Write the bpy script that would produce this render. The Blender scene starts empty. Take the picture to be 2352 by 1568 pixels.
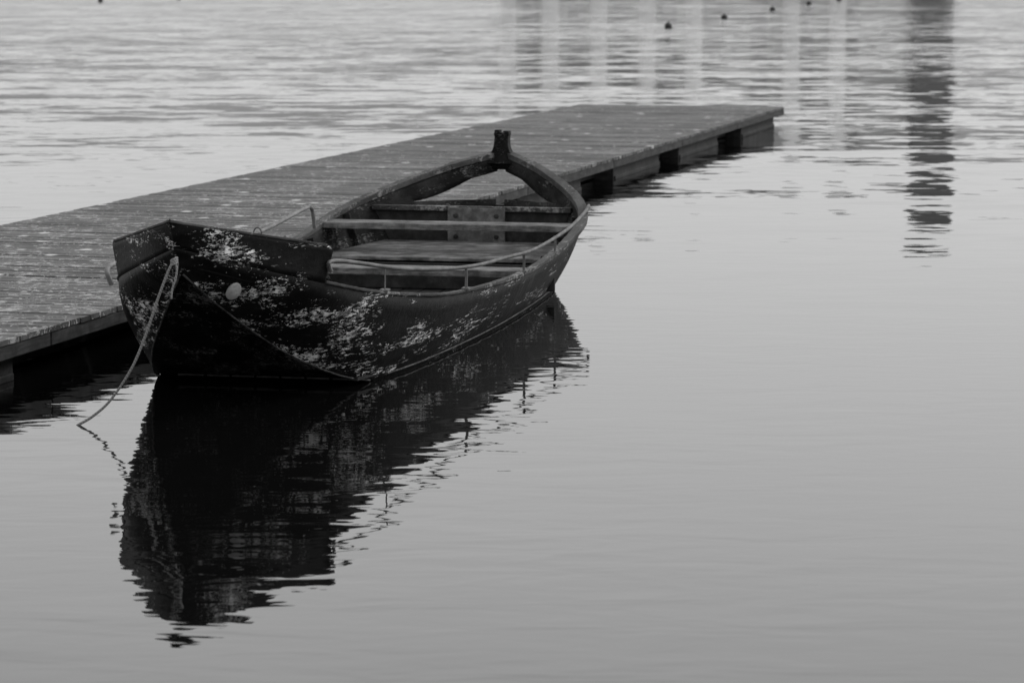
import bpy, math, random
from mathutils import Vector, noise as mnoise
random.seed(7)
sc = bpy.context.scene
col = sc.collection
R = math.radians

# ------------------------------------------------------------ materials
def new_mat(name):
    m = bpy.data.materials.new(name); m.use_nodes = True
    nt = m.node_tree
    b = nt.nodes['Principled BSDF']
    return m, nt, b

def g(v): return (v, v, v, 1)

def mathn(nt, op, a, b=None, clamp=False):
    n = nt.nodes.new('ShaderNodeMath'); n.operation = op; n.use_clamp = clamp
    for k, x in enumerate((a, b)):
        if x is None: continue
        if isinstance(x, (int, float)): n.inputs[k].default_value = x
        else: nt.links.new(x, n.inputs[k])
    return n.outputs[0]

def noise_node(nt, vec, scale, detail=4, rough=.55, sc3=(1, 1, 1), loc=(0, 0, 0), dist=0):
    mp = nt.nodes.new('ShaderNodeMapping'); mp.inputs['Scale'].default_value = sc3
    mp.inputs['Location'].default_value = loc
    nt.links.new(vec, mp.inputs['Vector'])
    n = nt.nodes.new('ShaderNodeTexNoise')
    n.inputs['Scale'].default_value = scale; n.inputs['Detail'].default_value = detail
    n.inputs['Roughness'].default_value = rough; n.inputs['Distortion'].default_value = dist
    nt.links.new(mp.outputs[0], n.inputs['Vector'])
    return n
def noise(*a, **k): return noise_node(*a, **k).outputs['Fac']

def rng(nt, x, a, b, c=0., d=1., smooth=False):
    n = nt.nodes.new('ShaderNodeMapRange')
    n.inputs[1].default_value = a; n.inputs[2].default_value = b
    n.inputs[3].default_value = c; n.inputs[4].default_value = d
    if smooth: n.interpolation_type = 'SMOOTHSTEP'
    nt.links.new(x, n.inputs[0]); return n.outputs[0]

def mixc(nt, f, a, b):
    n = nt.nodes.new('ShaderNodeMix'); n.data_type = 'RGBA'
    if isinstance(f, (int, float)): n.inputs[0].default_value = f
    else: nt.links.new(f, n.inputs[0])
    for k, x in ((6, a), (7, b)):
        if isinstance(x, tuple): n.inputs[k].default_value = x
        else: nt.links.new(x, n.inputs[k])
    return n.outputs[2]

def objco(nt):
    return nt.nodes.new('ShaderNodeTexCoord').outputs['Object']

def bump(nt, b, h, dist, strength=1):
    n = nt.nodes.new('ShaderNodeBump'); n.inputs['Distance'].default_value = dist
    n.inputs['Strength'].default_value = strength
    nt.links.new(h, n.inputs['Height'])
    if b is not None: nt.links.new(n.outputs[0], b.inputs['Normal'])
    return n.outputs[0]

def paint_mat(name, base, chip, amount=0., sc3=(1, .26, 2.0), rough=.55, spec=.05, loc=(3.1, .4, 1.7), aft=0., aft_streak=0.):
    """old tarred paint, flaked off in ragged streaks along the planks; aft: less flaking towards the stern"""
    m, nt, b = new_mat(name); co = objco(nt)
    sp_ = nt.nodes.new('ShaderNodeSeparateXYZ'); nt.links.new(co, sp_.inputs[0])
    aftv = rng(nt, sp_.outputs[1], 1.4, 4.0, 0, -aft)
    fine = noise(nt, co, 32, 7, .72, sc3, dist=.4)
    big = noise(nt, co, 3.4, 5, .68, (1, .45, 2.0), loc)
    thr = mathn(nt, 'ADD', rng(nt, big, .46, .62, -.08, .112), aftv)
    f = mathn(nt, 'ADD', fine, thr)
    f = rng(nt, f, .60 - amount, .610 - amount)
    scr = noise(nt, co, 46, 4, .6, (1, .06, 2.6), (7, 2, 5))
    f2 = mathn(nt, 'MULTIPLY', rng(nt, scr, .59, .60), rng(nt, mathn(nt, 'ADD', big, mathn(nt, 'MULTIPLY', aftv, .6)), .48, .53))
    spk = noise(nt, co, 70, 2, .5, (1, .6, 1), (1, 9, 5))
    f3 = rng(nt, mathn(nt, 'ADD', spk, thr), .675, .685)
    f = mathn(nt, 'MAXIMUM', mathn(nt, 'MAXIMUM', f, f2), f3)
    dirt = noise(nt, co, 18, 6, .65)
    cc = mixc(nt, rng(nt, dirt, .36, .58), g(chip * .18), g(chip * 1.35))
    dirt2 = noise(nt, co, 5, 8, .7, (1, .3, 1.5))
    bb = mixc(nt, rng(nt, dirt2, .45, .72), g(base), g(base * 4.))
    if aft_streak:
        streak_n = noise(nt, co, 9, 5, .6, (.4, 2.2, .25), (2, 2, 2))
        streakf = mathn(nt, 'MULTIPLY', rng(nt, streak_n, .48, .66), rng(nt, sp_.outputs[1], 2.5, 5, 0, 1))  # paler upright streaks, stronger towards the stern
        bb = mixc(nt, streakf, bb, g(base * aft_streak))
    nt.links.new(mixc(nt, f, bb, cc), b.inputs['Base Color'])
    nt.links.new(mixc(nt, f, g(rough), g(.85)), b.inputs['Roughness'])
    h = mathn(nt, 'SUBTRACT', mathn(nt, 'MULTIPLY', mathn(nt, 'ADD', dirt, dirt2), .9), f)
    bump(nt, b, h, .006, 1.)
    b.inputs['Specular IOR Level'].default_value = spec
    return m

def wood_mat(name, a, c, sc3=(6, .6, 6), rough=.75, spec=.3, bumpd=.004):
    m, nt, b = new_mat(name); co = objco(nt)
    gr = noise(nt, co, 5, 8, .65, sc3, dist=.3)
    st = noise(nt, co, 6, 8, .7)
    f = mathn(nt, 'MULTIPLY', rng(nt, gr, .3, .7), rng(nt, st, .38, .60, .2, 1.2), True)
    nt.links.new(mixc(nt, f, g(a), g(c)), b.inputs['Base Color'])
    b.inputs['Roughness'].default_value = rough
    b.inputs['Specular IOR Level'].default_value = spec
    bump(nt, b, gr, bumpd)
    return m

M_hull = paint_mat('tarred_hull_paint', .004, .55, .0, aft=.075, aft_streak=10, spec=.08, rough=.5)
M_bot = paint_mat('tarred_bottom', .0025, .14, -.03)
M_bul = M_hull
M_in = paint_mat('inner_hull', .011, .11, .0, rough=.7)
M_gun = paint_mat('gunwale_wood', .025, .17, .02, sc3=(1, .5, 1), rough=.7, spec=.3)
M_thw = wood_mat('thwart_wood', .03, .28, (.8, 7, 7), bumpd=.008)
M_plat = wood_mat('platform_wood', .02, .28, (1, 5, 5), rough=.6)
M_dark = wood_mat('dark_wood', .005, .04, (2, 2, 2))
M_post = paint_mat('stern_post_paint', .006, .10, -.01)
M_plate = wood_mat('plate_metal', .04, .17, (3, 3, 3), rough=.6)
M_round = wood_mat('round_patch_metal', .30, .62, (5, 5, 5), rough=.7)
M_chine = wood_mat('worn_edge', .004, .13, (9, 6, 9))
def pipe_mat(name, a, c):
    m, nt, b = new_mat(name)
    nt.links.new(mixc(nt, rng(nt, noise(nt, objco(nt), 9, 5), .35, .65), g(a), g(c)), b.inputs['Base Color'])
    b.inputs['Roughness'].default_value = .6
    return m
M_pipe = pipe_mat('old_galvanised_pipe', .045, .14)
M_pipe2 = pipe_mat('worn_pale_pipe', .09, .22)
m, nt, b = new_mat('rope_fibre'); M_rope = m
w = nt.nodes.new('ShaderNodeTexWave'); w.bands_direction = 'DIAGONAL'; w.inputs['Scale'].default_value = 30
nt.links.new(objco(nt), w.inputs['Vector'])
nt.links.new(mixc(nt, w.outputs['Fac'], g(.14), g(.26)), b.inputs['Base Color'])
b.inputs['Roughness'].default_value = .9

# dock deck
m, nt, b = new_mat('weathered_deck_boards'); M_deck = m
co = objco(nt)
sep = nt.nodes.new('ShaderNodeSeparateXYZ'); nt.links.new(co, sep.inputs[0])
bi = mathn(nt, 'FLOOR', mathn(nt, 'DIVIDE', sep.outputs[1], .15))
wn = nt.nodes.new('ShaderNodeTexWhiteNoise'); wn.noise_dimensions = '1D'; nt.links.new(bi, wn.inputs['W'])
gr = noise(nt, co, 5, 8, .72, (1.6, 3, 1))
blot = noise(nt, co, 1.6, 8, .72, (1, 1, 1), (4, 2, 0))
f = mathn(nt, 'ADD', mathn(nt, 'MULTIPLY', wn.outputs[0], .34), mathn(nt, 'MULTIPLY', gr, .8))
f = mathn(nt, 'MULTIPLY', f, rng(nt, blot, .38, .62, .5, 1.2))
base = mixc(nt, rng(nt, f, .2, .95), g(.025), g(.165))
fl = noise(nt, co, 9, 4, .65, (1.0, 1.0, 1), (1, 5, 0), dist=.8)
fl2 = noise(nt, co, 18, 2, .6, (1, 1.0, 1), (7, 5, 0), dist=.4)
near = rng(nt, sep.outputs[1], 8, 32, .055, -.03)
modl = mathn(nt, 'ADD', near, rng(nt, blot, .38, .62, -.06, .045))
flk = mathn(nt, 'MAXIMUM', rng(nt, mathn(nt, 'ADD', fl, modl), .61, .622), rng(nt, mathn(nt, 'ADD', fl2, modl), .635, .65))
flk = mathn(nt, 'MULTIPLY', flk, rng(nt, fl2, .35, .55, .35, 1.))
base = mixc(nt, flk, base, g(.36))
sp = nt.nodes.new('ShaderNodeTexVoronoi'); sp.inputs['Scale'].default_value = 2.2
nt.links.new(co, sp.inputs['Vector'])
base = mixc(nt, rng(nt, sp.outputs['Distance'], .08, .14, 1, 0), base, g(.6))
nt.links.new(base, b.inputs['Base Color'])
b.inputs['Roughness'].default_value = .6
b.inputs['Specular IOR Level'].default_value = .3
bump(nt, b, mathn(nt, 'ADD', gr, flk), .006)
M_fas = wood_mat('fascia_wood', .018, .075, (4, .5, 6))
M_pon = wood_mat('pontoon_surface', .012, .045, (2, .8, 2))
M_black = wood_mat('underdock_shade_timber', .003, .008, (2, .8, 2))  # near-black colour stands in for the shade beneath the deck

# water
m, nt, b = new_mat('water_surface'); M_water = m
co = objco(nt)
sep = nt.nodes.new('ShaderNodeSeparateXYZ'); nt.links.new(co, sep.inputs[0])
Y = sep.outputs[1]; X = sep.outputs[0]
calm = mathn(nt, 'MULTIPLY', rng(nt, noise(nt, co, .3, 3, .5, (.6, 1, 1), (5, 3, 0)), .35, .65, .7, 1.2), rng(nt, X, .3, 2.8, 1., .4))
calm = mathn(nt, 'MULTIPLY', calm, rng(nt, Y, 10.5, 14.5, .62, 1.))
swell = noise(nt, co, 2.1, 2, .5, (.6, 1.3, 1), dist=.4)
swell2 = noise(nt, co, 5.6, 2, .5, (.65, 1.1, 1), (3, 8, 0), dist=.4)
h = mathn(nt, 'MULTIPLY', mathn(nt, 'ADD', mathn(nt, 'MULTIPLY', swell, .0078), mathn(nt, 'MULTIPLY', swell2, .0016)), calm)
bn = bump(nt, None, h, 1.0)
# wind ripples further out, as slopes of the surface
patch = noise(nt, co, .06, 4, .55, (.5, 1.5, 1), (1, 2, 0))
pt = rng(nt, patch, .34, .62, .6, 1.25)
yy = mathn(nt, 'ADD', Y, mathn(nt, 'MULTIPLY', X, .2))
far = mathn(nt, 'MULTIPLY', mathn(nt, 'ADD', rng(nt, yy, 19, 45, 0, .42), rng(nt, yy, 36, 90, 0, .6)), pt)
amp = mathn(nt, 'MULTIPLY', far, .68)
nA = noise_node(nt, co, 1.6, 3, .68, (.55, 1.2, 1), (9, 1, 0))
nB = noise_node(nt, co, .34, 3, .55, (.45, 1.1, 1), (2, 6, 0))
def vm(op, a, b_=None, s=None):
    n = nt.nodes.new('ShaderNodeVectorMath'); n.operation = op
    for k, x in ((0, a), (1, b_)):
        if x is None: continue
        if isinstance(x, tuple): n.inputs[k].default_value = x
        else: nt.links.new(x, n.inputs[k])
    if s is not None:
        if isinstance(s, float): n.inputs['Scale'].default_value = s
        else: nt.links.new(s, n.inputs['Scale'])
    return n.outputs[0]
sl = vm('ADD', vm('SCALE', vm('SUBTRACT', nA.outputs['Color'], (.5, .5, .5)), s=1.0), vm('SCALE', vm('SUBTRACT', nB.outputs['Color'], (.5, .5, .5)), s=.5))
sl = vm('MULTIPLY', sl, (.7, 1, 0))
nrm = vm('NORMALIZE', vm('ADD', bn, vm('SCALE', sl, s=amp)))
nt.links.new(nrm, b.inputs['Normal'])
b.inputs['Base Color'].default_value = g(.004)
nt.links.new(rng(nt, Y, 25, 120, .015, .10), b.inputs['Roughness'])
b.inputs['IOR'].default_value = 1.333

m, nt, b = new_mat('bank_earth'); M_bank = m
nt.links.new(mixc(nt, noise(nt, objco(nt), .2, 6), g(.16), g(.26)), b.inputs['Base Color']); b.inputs['Roughness'].default_value = .95
def fac_mat(name, a, c, s=.4):
    m, nt, b = new_mat(name)
    nt.links.new(mixc(nt, noise(nt, objco(nt), s, 6), g(a), g(c)), b.inputs['Base Color']); b.inputs['Roughness'].default_value = .9
    return m
M_fac = fac_mat('grey_facade', .46, .60)
M_tow = fac_mat('tower_stone', .13, .19)
M_white = fac_mat('white_plaster', .86, .94)
M_added_hill = fac_mat('added_hillside_haze', .20, .34, .03)  # distance haze put into the pale colour of the added ridge
m, nt, b = new_mat('window_glass'); M_glass = m
nt.links.new(mixc(nt, noise(nt, objco(nt), .3, 2), g(.18), g(.26)), b.inputs['Base Color']); b.inputs['Roughness'].default_value = .15
m, nt, b = new_mat('buoy_rubber'); M_buoy = m
nt.links.new(mixc(nt, noise(nt, objco(nt), 6, 4), g(.012), g(.03)), b.inputs['Base Color']); b.inputs['Roughness'].default_value = .6

# ------------------------------------------------------------ mesh helpers
class MB:
    def __init__(s): s.v = []; s.f = []; s.mi = {}
    def box(s, c, sz, ax=None, taper=1):
        c = Vector(c); x, y, z = ax if ax else (Vector((1, 0, 0)), Vector((0, 1, 0)), Vector((0, 0, 1)))
        o = len(s.v)
        for k in (-1, 1):
            t = taper if k > 0 else 1
            for i, j in ((-1, -1), (1, -1), (1, 1), (-1, 1)):
                s.v.append(c + x * i * sz[0] / 2 * t + y * j * sz[1] / 2 * t + z * k * sz[2] / 2)
        for q in ((0, 3, 2, 1), (4, 5, 6, 7), (0, 1, 5, 4), (1, 2, 6, 5), (2, 3, 7, 6), (3, 0, 4, 7)):
            s.f.append([o + a for a in q])
    def sweep(s, pts, prof, up=Vector((0, 0, 1)), cap=True):
        pts = [Vector(p) for p in pts]; n = len(prof); o = len(s.v)
        for i, p in enumerate(pts):
            t = (pts[min(i + 1, len(pts) - 1)] - pts[max(i - 1, 0)]).normalized()
            sx = t.cross(up)
            sx = sx.normalized() if sx.length > 1e-4 else Vector((1, 0, 0))
            uz = sx.cross(t).normalized()
            for a, bb in prof: s.v.append(p + sx * a + uz * bb)
        for i in range(len(pts) - 1):
            for k in range(n):
                k2 = (k + 1) % n
                s.f.append([o + i * n + k, o + i * n + k2, o + (i + 1) * n + k2, o + (i + 1) * n + k])
        if cap:
            s.f.append([o + k for k in range(n)][::-1]); s.f.append([o + (len(pts) - 1) * n + k for k in range(n)])
    def tube(s, pts, r, n=8, **k):
        s.sweep(pts, [(r * math.cos(2 * math.pi * i / n), r * math.sin(2 * math.pi * i / n)) for i in range(n)], **k)
    def loft(s, rings):
        n = len(rings[0]); o = len(s.v)
        for r in rings: s.v += [Vector(p) for p in r]
        for i in range(len(rings) - 1):
            for k in range(n):
                k2 = (k + 1) % n
                s.f.append([o + i * n + k, o + i * n + k2, o + (i + 1) * n + k2, o + (i + 1) * n + k])
        s.f.append([o + k for k in range(n)][::-1]); s.f.append([o + (len(rings) - 1) * n + k for k in range(n)])
    def make(s, name, mats, parent=None, smooth=None, bevel=0, merge=False, fixn=True, loc=None):
        me = bpy.data.meshes.new(name); me.from_pydata([tuple(v) for v in s.v], [], s.f)
        for k, v in s.mi.items(): me.polygons[k].material_index = v
        if merge or fixn:
            import bmesh
            bm = bmesh.new(); bm.from_mesh(me)
            if merge: bmesh.ops.remove_doubles(bm, verts=bm.verts, dist=.002)
            if fixn: bmesh.ops.recalc_face_normals(bm, faces=bm.faces)
            bm.to_mesh(me); bm.free()
        for mm in (mats if isinstance(mats, list) else [mats]): me.materials.append(mm)
        if smooth:
            me.shade_smooth(); me.set_sharp_from_angle(angle=R(smooth))
        o = bpy.data.objects.new(name, me); col.objects.link(o)
        if parent: o.parent = parent
        if loc: o.location = loc
        if bevel:
            bv = o.modifiers.new('bevel', 'BEVEL'); bv.width = bevel; bv.segments = 2; bv.limit_method = 'ANGLE'
        return o

def empty(name, loc, rotz, label, cat, group=None):
    o = bpy.data.objects.new(name, None); col.objects.link(o); o.location = loc; o.rotation_euler = (0, 0, rotz)
    o.empty_display_size = .2
    o['label'] = label; o['category'] = cat
    if group: o['group'] = group
    return o

def cr(P, t):
    n = len(P) - 1; i = min(int(t), n - 1); u = t - i
    p0 = Vector(P[max(i - 1, 0)]); p1 = Vector(P[i]); p2 = Vector(P[i + 1]); p3 = Vector(P[min(i + 2, n)])
    if i == 0: p0 = p1 * 2 - p2
    if i + 2 > n: p3 = p2 * 2 - p1
    return .5 * ((2 * p1) + (p2 - p0) * u + (2 * p0 - 5 * p1 + 4 * p2 - p3) * u * u + (3 * p1 - p0 - 3 * p2 + p3) * u ** 3)

# ------------------------------------------------------------ boat (local: x across, y from bow to stern, z up)
boat = empty('rowing_boat', (-1.88, 15.53, 0), -R(11.25),
             'weathered black wooden boat with peeling paint, moored beside a floating dock', 'boat')
G = [(0, .10, 1.02), (.31, .46, .885), (.625, .95, .74), (.74, 1.5, .63), (.84, 2.1, .54), (.94, 2.9, .455), (1.01, 4.2, .39),
     (1.05, 5.3, .38), (1.06, 6.5, .44), (1.03, 7.4, .54), (.83, 8.1, .66), (.43, 8.75, .82), (.05, 9.22, .92)]
C = [(0, .2, .87), (.12, .6, .62), (.32, 1.14, .31), (.49, 1.7, .10), (.61, 2.15, 0), (.68, 2.9, -.08), (.76, 4.2, -.10),
     (.80, 5.3, -.08), (.82, 6.5, -.04), (.78, 7.34, 0), (.55, 8.2, .12), (.28, 8.8, .25), (.04, 9.1, .35)]
def side(t, v):
    c = cr(C, t); gg = cr(G, t); p = c.lerp(gg, v)
    n = Vector((1, 0, -.4)).normalized()
    am = .040 * min(1, t / 1.4) if t < 2.5 else .040 - .016 * min(1, (t - 2.5) / 2)
    return p + n * math.sin(v * math.pi) * am
def t_at(s, P=G):
    lo, hi = 0., 12.
    for _ in range(40):
        mid = (lo + hi) / 2
        if cr(P, mid).y < s: lo = mid
        else: hi = mid
    return lo
mir = lambda p: Vector((-p.x, p.y, p.z))
# the old hull is a little fuller on its dock side at the forefoot
DL = [(0, 0, 0), (.095, 0, 0), (.165, 0, 0), (.18, 0, 0), (.165, 0, 0), (.12, 0, 0), (.06, 0, 0), (.03, 0, 0), (0, 0, 0), (0, 0, 0), (0, 0, 0), (0, 0, 0), (0, 0, 0)]
def sideL(t, v):
    p = mir(side(t, v)); p.x -= max(0, cr(DL, t).x) * (1 - v) ** .8
    return p
# arched opening in the stern sides
T_OP = 10.4
def vz(t, z):
    a, b_ = cr(C, t).z, cr(G, t).z; return (z - a) / (b_ - a)
def vrows(t):
    gz = cr(G, t).z
    u = min(1, max(0, (t - T_OP) / (12 - T_OP)))
    zlo = .575 - .03 * u
    zhi = zlo + (gz - .135 - zlo) * min(1, (u * 1.5)) ** .6 if u > 0 else zlo
    v1, v2 = vz(t, zlo), vz(t, zhi)
    if t < T_OP:   # blend so rows stay even ahead of the opening
        k = max(0, 1 - (T_OP - t) / 2.); v1 = v2 = .5 * (1 - k) + v1 * k
    return [v1 * k / 4 for k in range(5)] + [v1 + (v2 - v1) * k / 3 for k in range(1, 4)] + [v2 + (1 - v2) * k / 3 for k in range(1, 4)]
mb = MB(); nI = 121; nb = 6; nR = 10
ts = [12 * i / (nI - 1) for i in range(nI)]
for t in ts:
    vr = vrows(t)
    row = [sideL(t, v) for v in vr[::-1]][:-1]
    c = side(t, 0); cl = sideL(t, 0)
    row += [cl.lerp(c, k / nb) for k in range(nb + 1)]
    row += [side(t, v) for v in vr[1:]]
    nk = len(row); mb.v += row
for i in range(nI - 1):
    for k in range(nk - 1):
        kk = k if k < nR else (nk - 2 - k if k >= nR + nb else -1)   # 0 = top strake
        seg = nR - 1 - kk if kk >= 0 else -1                       # 0 = at chine
        if seg in (4, 5, 6): continue
        if kk < 0: mb.mi[len(mb.f)] = 2
        mb.f.append([i * nk + k, (i + 1) * nk + k, (i + 1) * nk + k + 1, i * nk + k + 1])
hull = mb.make('hull', [M_hull, M_in, M_bot], boat, smooth=24, merge=True, fixn=False)
hull['label'] = 'black tarred hull with flaking paint'
# keep the chine a crisp edge
me = hull.data
ef = {}
for p in me.polygons:
    for ek in p.edge_keys: ef.setdefault(ek, []).append(p.material_index)
for e in me.edges:
    q = ef.get(tuple(sorted(e.vertices)), [])
    if 2 in q and 0 in q: e.use_edge_sharp = True
so = hull.modifiers.new('s', 'SOLIDIFY'); so.thickness = .035; so.offset = -1; so.material_offset = 1; so.material_offset_rim = 1
# worn chine edge above the water, and the scuffed line along the waterline
for fn in (side, sideL):
    mb = MB(); pts = [fn(.05 + 3.85 * i / 60, 0) + Vector((0, -.001, 0)) for i in range(61)]
    mb.tube(pts, .006, n=6); mb.make('chine_edge', M_chine, boat, smooth=60)
mb = MB(); pts = []
for i in range(80):
    t = 4.25 + (9.0 - 4.25) * i / 79; v = vz(t, .028); pts.append(side(t, v) + Vector((.002, 0, 0)))
mb.tube(pts, .006, n=6); mb.make('waterline_batten', M_chine, boat, smooth=60)

# bulwark at the bow
mb = MB(); nt_ = 96; nvv = 6
T0 = Vector((0, 0, 1.18)); T1 = Vector((.675, .985, .955))
def bul(u, v):
    bt = cr(G, u * 2.0)
    tp = T0.lerp(T1, u)
    k = 1
    if u > .965: k = .86 + .14 * math.sqrt(max(0, 1 - ((u - .965) / .035) ** 2))
    return bt.lerp(tp, v * k)
cols = []
for i in range(-nt_, nt_ + 1):
    u = abs(i) / nt_
    cols.append([bul(u, k / nvv) if i >= 0 else mir(bul(u, k / nvv)) for k in range(nvv + 1)])
for c in cols: mb.v += c
L = nvv + 1
for i in range(len(cols) - 1):
    for k in range(nvv):
        mb.f.append([i * L + k, (i + 1) * L + k, (i + 1) * L + k + 1, i * L + k + 1])
bw = mb.make('bow_bulwark', [M_bul], boat, smooth=30, fixn=False)
so = bw.modifiers.new('s', 'SOLIDIFY'); so.thickness = .015; so.offset = -1
bw['label'] = 'raised bow panels with scratched black paint'
# worn capping strips along the straight top edges of the bow panels
for sg in (1, -1):
    mb = MB(); a_ = Vector((T0.x, T0.y + .004, T0.z - .004)); b_ = T0.lerp(T1, .96)
    pts = [a_.lerp(b_, i / 10) for i in range(11)]
    pts = [Vector(((p.x - .008) * sg if p.x > .008 else 0, p.y + .004, p.z)) for p in pts]
    mb.sweep(pts, [(-.014, -.008), (.014, -.008), (.014, .006), (-.014, .006)]); mb.make('bow_capping', M_gun, boat, bevel=.003)
# foredeck
mb = MB(); n = 14
for i in range(n + 1):
    p = cr(G, .25 + 1.75 * i / n); w_ = max(p.x - .05, .01)
    mb.v += [Vector((-w_, p.y + .02, p.z - .06)), Vector((0, p.y + .02, p.z - .04)), Vector((w_, p.y + .02, p.z - .06))]
for i in range(n):
    for k in range(2): mb.f.append([i * 3 + k, i * 3 + k + 1, (i + 1) * 3 + k + 1, (i + 1) * 3 + k])
o = mb.make('foredeck', M_in, boat, smooth=30, fixn=False); so = o.modifiers.new('s', 'SOLIDIFY'); so.thickness = .02

# gunwale caps, thin forward and heavier aft
for sg in (1, -1):
    mb = MB(); rings = []; pts = []
    for i in range(161):
        t = 2.02 + 9.93 * i / 160
        p = cr(G, t); q = cr(G, t + .01); d_ = (q - p).normalized()
        k = .50 + .72 * min(1, max(0, (t - 5) / 5))
        w2, h2 = .036 * k + .004 * mnoise.noise(Vector((t * 9, sg, 0))), .02 * k + .003 * mnoise.noise(Vector((t * 12, sg, 5)))
        sx = d_.cross(Vector((0, 0, 1))).normalized(); c = Vector((max(p.x - .010, 0), p.y, p.z + .010))
        rr = [c - sx * w2 - Vector((0, 0, h2)), c + sx * w2 - Vector((0, 0, h2)), c + sx * w2 + Vector((0, 0, h2)), c - sx * w2 + Vector((0, 0, h2))]
        rings.append([Vector((a.x * sg, a.y, a.z)) for a in rr])
    mb.loft(rings)
    mb.make('gunwale', M_gun, boat, smooth=35, bevel=.005)

# stern post (stands on the arch), flared foot and notched head
mb = MB(); rings = []
for z, hw, hd, yo in ((.80, .06, .03, 9.16), (.84, .12, .05, 9.17), (.855, .225, .045, 9.13), (.868, .195, .055, 9.15), (.884, .155, .06, 9.165), (.906, .120, .062, 9.18), (.935, .092, .062, 9.19), (.97, .073, .06, 9.195),
                      (1.01, .062, .058, 9.20), (1.085, .059, .056, 9.22), (1.095, .066, .06, 9.22), (1.115, .065, .058, 9.22)):
    j = .003 * mnoise.noise(Vector((z * 30, 0, 3)))
    rings.append([(-hw + j, yo - hd, z), (hw + j, yo - hd, z), (hw + j, yo + hd, z), (-hw + j, yo + hd, z)])
mb.loft(rings)
mb.box((-.040, 9.22, 1.124), (.042, .11, .026)); mb.box((.038, 9.22, 1.120), (.046, .11, .018))
mb.make('stern_post', M_post, boat, smooth=24, bevel=.004)
mb = MB(); mb.loft([[(-a, 9.12 - a, z), (a, 9.12 - a, z), (a, 9.12 + a, z), (-a, 9.12 + a, z)] for z, a in ((.33, .035), (.42, .045), (.50, .05))])
mb.make('stern_block', M_post, boat, bevel=.005)

def wid(s, z):
    t = t_at(s); gp = cr(G, t); cp = cr(C, t); v = min(1, max(0, (z - cp.z) / (gp.z - cp.z)))
    return side(t, v).x - .037
# bulkhead
mb = MB(); s0 = 7.95
zz = [.06, .2, .35, .5, .565]
a = [Vector((wid(s0, z), s0, z)) for z in zz]; poly = [mir(p) for p in a[::-1]] + a
for dy in (0, .03): mb.v += [p + Vector((0, dy, 0)) for p in poly]
n = len(poly); mb.f.append(list(range(n))); mb.f.append(list(range(n, 2 * n))[::-1])
for k in range(n): mb.f.append([k, (k + 1) % n, n + (k + 1) % n, n + k])
mb.make('bulkhead', M_dark, boat)
mb = MB(); w_ = wid(7.93, .56); mb.box((0, 7.93, .565), (2 * w_, .07, .04))
mb.make('crossbeam', M_gun, boat, bevel=.005)
# plate with bolts
mb = MB(); mb.box((.05, 7.885, .43), (.48, .02, .29)); pl = mb.make('mounting_plate', M_plate, boat, bevel=.006)
for bx in (-.12, .22):
    for bz in (.34, .51):
        mb = MB(); rr = [[(bx + r * math.cos(a_ * math.pi / 4), y_, bz + r * math.sin(a_ * math.pi / 4)) for a_ in range(8)] for r, y_ in ((.02, 7.874), (.02, 7.862), (.012, 7.857))]
        mb.loft(rr); mb.make('bolt', M_dark, pl)

def thwart(s, z, d, th, mat, name='thwart'):
    mb = MB()
    wa, wb = wid(s - d / 2, z), wid(s + d / 2, z)
    rings = []
    for xx in range(-10, 11):
        f = xx / 10; j = .006 * mnoise.noise(Vector((xx * .7, s, 1)))
        rings.append([(wa * f, s - d / 2 + j, z - th), (wb * f, s + d / 2, z - th), (wb * f, s + d / 2, z), (wa * f, s - d / 2 + j, z + j * .4)])
    mb.loft(rings); return mb.make(name, mat, boat, bevel=.006)
thwart(7.15, .52, .28, .05, M_thw)
thwart(5.25, .37, .27, .05, M_thw)
thwart(7.24, .30, 1.30, .03, M_plat, 'stern_platform')
thwart(6.55, .26, .03, .20, M_dark, 'platform_board')
# floor boards
mb = MB()
for k in range(9):
    x0 = -.64 + k * .16
    pts = []
    for i in range(24):
        s = 1.9 + (7.8 - 1.9) * i / 23
        pts.append((max(-wid(s, .05) + .05, min(wid(s, .05) - .05, x0)), s, .045))
    mb.sweep(pts, [(-.072, -.01), (.072, -.01), (.072, .01), (-.072, .01)])
mb.make('floorboards', M_dark, boat)
# ribs
for s in (1.6, 2.4, 3.2, 4.0, 4.7, 5.9, 6.55, 7.5):
    for fn, sg in ((side, 1), (sideL, -1)):
        t = t_at(s); pts = []
        for k in range(7):
            p = fn(t, .05 + .93 * k / 6); pts.append(Vector((p.x - .06 * sg, p.y, p.z)))
        mb = MB(); mb.sweep(pts, [(-.025, -.03), (.025, -.03), (.025, .03), (-.025, .03)], up=Vector((1, 0, 0)))
        mb.make('rib', M_in, boat, bevel=.004)
# side rails
def spl(P, n=8):
    return [cr(P, (len(P) - 1) * i / (n * (len(P) - 1))) for i in range(n * (len(P) - 1) + 1)]
railR = [(.66, .96, .80), (.665, 1.02, .865), (.82, 2.0, .72), (.92, 2.8, .635), (.985, 3.5, .585), (1.04, 4.2, .565), (1.07, 5.1, .535), (1.085, 6.3, .56), (1.065, 7.2, .61), (1.03, 7.62, .635), (.995, 7.68, .58)]
mb = MB(); mb.tube(spl(railR), .013); rl = mb.make('side_rail', M_pipe, boat, smooth=60)
def post(x, y, z0, z1, parent, r=.010):
    mb = MB(); mb.tube([(x, y, z0), (x * 1.002, y, (z0 + z1) / 2), (x, y, z1)], r, up=Vector((0, 1, 0))); mb.box((x, y, z0 + .006), (.05, .07, .012))
    mb.make('rail_post', M_pipe, parent, smooth=50)
for s, zt, r_ in ((1.75, .755, .005), (3.25, .60, .010), (4.85, .54, .010), (5.95, .55, .010)):
    p = cr(G, t_at(s)); post(p.x, s, p.z + .02, zt, rl, r_)
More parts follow.
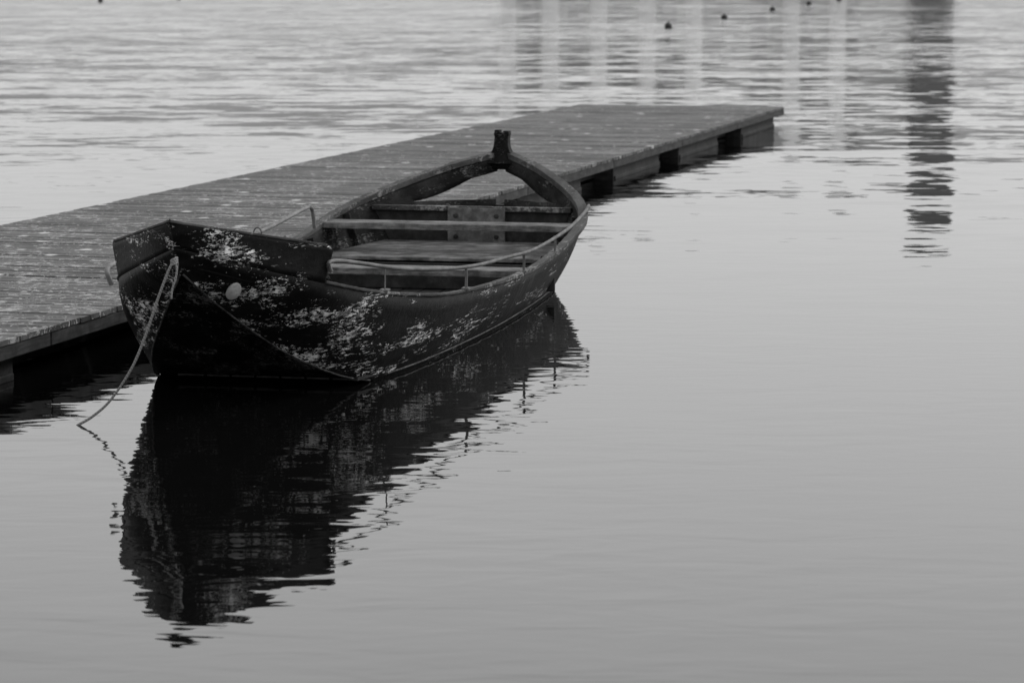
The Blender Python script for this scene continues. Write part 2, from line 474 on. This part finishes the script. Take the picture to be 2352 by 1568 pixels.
railL = [(-.735, 1.14, .68), (-.76, 1.14, .775), (-.80, 1.5, .775), (-.88, 2.2, .71), (-.97, 3.3, .61), (-1.04, 4.6, .585), (-1.05, 5.6, .605), (-1.03, 6.5, .665), (-1.0, 6.62, .66), (-1.0, 6.70, .50)]
mb = MB(); mb.tube(spl(railL), .016); rl = mb.make('side_rail', M_pipe2, boat, smooth=60)
for s, zt in ((2.2, .70), (3.3, .60), (4.9, .575)):
    p = cr(G, t_at(s)); post(-p.x - .01, s, p.z + .02, zt, rl)
# chain on the far rail
def link(c, ax1, ax2, r1, r2):
    return [Vector(c) + Vector(ax1) * r1 * math.cos(a * math.pi / 8) + Vector(ax2) * r2 * math.sin(a * math.pi / 8) for a in range(17)]
mb = MB()
path = []
for i in range(15):
    u = i / 14
    path.append(Vector((-1.05 + .12 * u, 5.25 + .35 * u, .60 - .16 * math.sin(u * math.pi) - .06 * u)))
for i in range(14):
    d = (path[i + 1] - path[i]).normalized(); s2 = d.cross(Vector((1, 0, 0) if i % 2 else (0, 0, 1))).normalized()
    mb.tube(link((path[i] + path[i + 1]) / 2, d, s2, .026, .014), .0045, n=6, up=d.cross(s2))
mb.tube(link((-1.045, 5.27, .595), (1, 0, 0), (0, 0, 1), .03, .04), .006, n=6, up=Vector((0, 1, 0)))
mb.make('chain', M_pipe, boat, smooth=60)
# round plate on the bow side
tp_, vp_ = .93, .42
pc = side(tp_, vp_); e1 = (side(tp_ + .05, vp_) - side(tp_ - .05, vp_)).normalized(); e2 = (side(tp_, vp_ + .07) - side(tp_, vp_ - .07)).normalized(); nn = e1.cross(e2).normalized()
if nn.x < 0: nn = -nn
eh = nn.cross(Vector((0, 0, 1))).normalized(); ev = eh.cross(nn).normalized()
mb = MB(); mb.loft([[pc + eh * r * .78 * math.cos(a * math.pi / 10) + ev * r * 1.2 * math.sin(a * math.pi / 10) + nn * h for a in range(20)] for r, h in ((.056, -.02), (.056, .008), (.050, .012))])
mb.make('round_plate', M_round, boat, smooth=40)
# eye ring on stem
mb = MB(); mb.tube([Vector((0, .115 + .028 * math.cos(a * math.pi / 8), .93 + .03 * math.sin(a * math.pi / 8))) for a in range(17)], .007, up=Vector((1, 0, 0)))
mb.make('mooring_ring', M_pipe, boat, smooth=60)

# rope: own object, world coordinates
rope_pts = [(-1.855, 15.63, .965), (-1.87, 15.585, .94), (-1.90, 15.585, .88), (-1.96, 15.61, .73), (-2.03, 15.65, .54), (-2.12, 15.70, .34), (-2.25, 15.76, .15), (-2.36, 15.79, .05), (-2.47, 15.81, -.02), (-2.56, 15.82, -.12)]
mb = MB(); mb.tube(spl(rope_pts, 12), .0075, n=8)
tail = spl([(-1.86, 15.60, .95), (-1.845, 15.575, .91), (-1.855, 15.58, .85), (-1.875, 15.585, .79), (-1.88, 15.59, .74)], 8)
mb.tube(tail, .006, n=6)
for j in range(3):
    mb.tube([Vector((-1.862 + .017 * math.cos(a * math.pi / 6), 15.60 + .03 * math.sin(a * math.pi / 6), .935 + .012 * j + .008 * math.cos(a * math.pi / 6))) for a in range(13)], .0065, n=6)
rope = mb.make('mooring_rope', M_rope, smooth=60)
rope['label'] = 'thin pale rope running from the boat bow into water'; rope['category'] = 'rope'

# ------------------------------------------------------------ floating dock
A = R(14.96); dirv = Vector((math.sin(A), math.cos(A), 0))
end = Vector((4.30, 45.0, 0)); LEN = 40.; WID = 3.27; ZT = .286
org = end - dirv * LEN
dock = empty('floating_dock', (org.x, org.y, 0), -A, 'long floating wooden dock with weathered flaking deck boards', 'dock')
mb = MB(); y = 0; k = 0
while y < LEN - .1:
    gapw = random.choice((.006, .007, .008, .010, .020))
    wd = .15 - gapw
    mb.box((-WID / 2 + random.uniform(-.003, .003), y + wd / 2, ZT - .0165 + random.uniform(-.0025, .0025)), (WID + .02, wd, .033))
    y += .15; k += 1
    if random.random() < .16: y += .022
mb.make('deck', M_deck, dock)
mb = MB()
for x in (-.03, -WID + .03):
    y = 0
    while y < LEN - .05:
        l = min(3.98, LEN - .02 - y)
        mb.box((x + .0, y + l / 2, ZT - .036 - .045), (.06, l, .09)); y += 4.0
mb.box((-WID / 2, LEN - .05, ZT - .101), (WID - .17, .06, .13))
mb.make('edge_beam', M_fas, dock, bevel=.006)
mb = MB()
for x in (-.36, -WID / 2, -WID + .36): mb.box((x, LEN / 2, ZT - .036 - .13), (.1, LEN - .3, .20))
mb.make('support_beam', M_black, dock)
def loc_y(D): return (D - org.y) / math.cos(A)
for (d0, d1) in ((6, 17.55), (24.5, 28.0), (29.4, 32.1), (33.7, 36.2), (37.4, 40.0), (41.8, 44.5)):
    y0, y1 = loc_y(d0), loc_y(d1)
    mb = MB(); mb.box((-WID / 2, (y0 + y1) / 2, -.03), (WID - .16, y1 - y0, .38))
    mb.box((-.07, (y0 + y1) / 2, .02), (.02, y1 - y0 - .06, .05))
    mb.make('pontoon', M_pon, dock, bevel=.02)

# ------------------------------------------------------------ water, far bank, added unseen hills, building, tower, buoys
mb = MB(); S = 1500
mb.v = [Vector(p) for p in ((-S, -200, 0), (S, -200, 0), (S, 1500, 0), (-S, 1500, 0))]; mb.f = [[0, 1, 2, 3]]
o = mb.make('water', M_water, fixn=False); o['kind'] = 'structure'
mb = MB(); n = 80
for i in range(n + 1):
    x = -1400 + 2800 * i / n
    for (yy_, z) in ((255, -.5), (256.5, .6 + .3 * mnoise.noise(Vector((x * .02, 0, 0)))), (262, 1.0), (1400, 1.5)): mb.v.append(Vector((x, yy_ + 1.5 * mnoise.noise(Vector((x * .03, 4, 0))), z)))
for i in range(n):
    for k in range(3): mb.f.append([i * 4 + k, (i + 1) * 4 + k, (i + 1) * 4 + k + 1, i * 4 + k + 1])
o = mb.make('far_bank', M_bank, fixn=False); o['kind'] = 'structure'
mb = MB(); nx, ny = 240, 14
for i in range(nx + 1):
    x = -1200 + 2400 * i / nx
    for j in range(ny + 1):
        v = j / ny; y = 560 + 260 * v
        hh = 15 + 5 * mnoise.noise(Vector((x * .004, 3, 0))) + 2 * mnoise.noise(Vector((x * .02, y * .02, 0)))
        mb.v.append(Vector((x, y, 1.2 + hh * math.sin(v * math.pi) ** .7 if 0 < j < ny else .9)))
for i in range(nx):
    for j in range(ny):
        a = i * (ny + 1) + j; mb.f.append([a, a + ny + 1, a + ny + 2, a + 1])
o = mb.make('added_hill', M_added_hill, smooth=60, fixn=False); o['kind'] = 'structure'  # unseen ridge added to give the far ripples a darker tone to reflect

bl = empty('riverside_building', (-8.5, 262, 1.0), 0, 'long grey riverside building with tall white columns', 'building')
mb = MB(); mb.box((26.7, 8, 3.9), (38.2, 14, 7.8)); mb.make('wall', M_fac, bl)
mb = MB(); mb.box((26.7, 7.6, 7.95), (38.6, 15.2, .3)); mb.box((26.7, 8, 8.3), (34, 11, .4)); mb.make('roof', M_fac, bl)
cx = [8.1, 12.0, 16.4, 20.8, 25.0, 33.9, 38.1]
for i, x in enumerate(cx):
    mb = MB()
    mb.loft([[(x + r * math.cos(a * math.pi / 8), -1.9 + r * math.sin(a * math.pi / 8), z) for a in range(16)] for r, z in ((.95, 0), (.95, .3), (.76, .4), (.72, 13.6), (.9, 13.8), (.9, 14.2))])
    mb.make('column', M_white, bl, smooth=40)
for fl_ in range(2):
    for i in range(8):
        mb = MB(); x = 10.2 + i * 4.2; z = 2.0 + fl_ * 3.3
        mb.box((x, .97, z), (1.6, .06, 1.9))
        mb.box((x, .95, z), (.1, .08, 1.9)); mb.make('window', M_glass, bl)
tw = empty('tower', (38.4, 260, 1.0), 0, 'tall dark square tower standing on the far bank', 'tower')
mb = MB(); mb.box((0, 2, 9.5), (3.5, 3.5, 19)); mb.box((0, 2, 19.2), (3.9, 3.9, .4)); mb.make('wall', M_tow, tw)
mb = MB(); mb.box((0, 2, 20.4), (3.3, 3.3, 2.0), taper=.3); mb.make('roof', M_tow, tw)
for (x, y, r) in ((5.9, 108, .15), (9.2, 124, .15), (13.1, 144, .15), (16.8, 162, .16), (20.2, 177, .16), (-25.0, 174, .16), (-21.4, 184, .15), (25.5, 196, .16)):
    mb = MB()
    prof = [(.02, -.9), (.7, -.6), (1, 0), (.92, .5), (.6, .85), (.22, 1.0), (.2, 1.25), (.05, 1.3)]
    mb.loft([[(r * q * math.cos(a * math.pi / 8), r * q * math.sin(a * math.pi / 8), r * z) for a in range(16)] for q, z in prof])
    o = mb.make('mooring_buoy', M_buoy, smooth=50, loc=(x, y, .05))
    o['label'] = 'small dark round mooring buoy floating on the water'; o['category'] = 'buoy'; o['group'] = 'row of mooring buoys on the water'

# ------------------------------------------------------------ light: hazy overcast sky over a Nishita sky, soft sun
wd = bpy.data.worlds.new('World'); sc.world = wd; wd.use_nodes = True; nt = wd.node_tree
bg = nt.nodes['Background']; sky = nt.nodes.new('ShaderNodeTexSky'); sky.sky_type = 'NISHITA'; sky.sun_disc = False
sky.sun_elevation = R(42); sky.sun_rotation = R(70); sky.dust_density = 3.0; sky.air_density = 1.0
bwn = nt.nodes.new('ShaderNodeRGBToBW'); nt.links.new(sky.outputs[0], bwn.inputs[0])
tc = nt.nodes.new('ShaderNodeTexCoord'); sx = nt.nodes.new('ShaderNodeSeparateXYZ'); nt.links.new(tc.outputs['Generated'], sx.inputs[0])
ramp = nt.nodes.new('ShaderNodeValToRGB'); nt.links.new(sx.outputs[2], ramp.inputs[0])
el = ramp.color_ramp.elements
el[0].position = 0; el[0].color = g(.60)
el[1].position = 1; el[1].color = g(.25)
for p, v in ((.09, .67), (.13, .73), (.18, .84), (.25, .98), (.32, 1.0), (.42, .84), (.7, .40)):
    e = el.new(p); e.color = g(v)
cloud = noise(nt, tc.outputs['Generated'], 2.2, 4, .5, (1, 1, 4))
tot = mathn(nt, 'ADD', mathn(nt, 'MULTIPLY', bwn.outputs[0], .35), mathn(nt, 'MULTIPLY', mathn(nt, 'MULTIPLY', ramp.outputs[0], 7.7), rng(nt, cloud, .3, .7, .95, 1.05)))
nt.links.new(tot, bg.inputs[0])
bg.inputs[1].default_value = .15
ld = bpy.data.lights.new('sun', 'SUN'); ld.energy = 1.0; ld.angle = R(12); lo = bpy.data.objects.new('sun', ld); col.objects.link(lo)
d = Vector((math.sin(R(70)) * math.cos(R(42)), math.cos(R(70)) * math.cos(R(42)), math.sin(R(42))))
lo.rotation_euler = d.to_track_quat('Z', 'Y').to_euler()

cam = bpy.data.cameras.new('camera'); co_ = bpy.data.objects.new('camera', cam); col.objects.link(co_)
co_.location = (0, 0, 2.6); co_.rotation_euler = (R(90 - 7.66), 0, 0)
cam.lens = 100; cam.sensor_width = 36; cam.clip_end = 4000; cam.clip_start = .1
cam.dof.use_dof = True; cam.dof.focus_distance = 18; cam.dof.aperture_fstop = 4.0
sc.camera = co_
sc.view_settings.view_transform = 'Standard'; sc.view_settings.look = 'None'
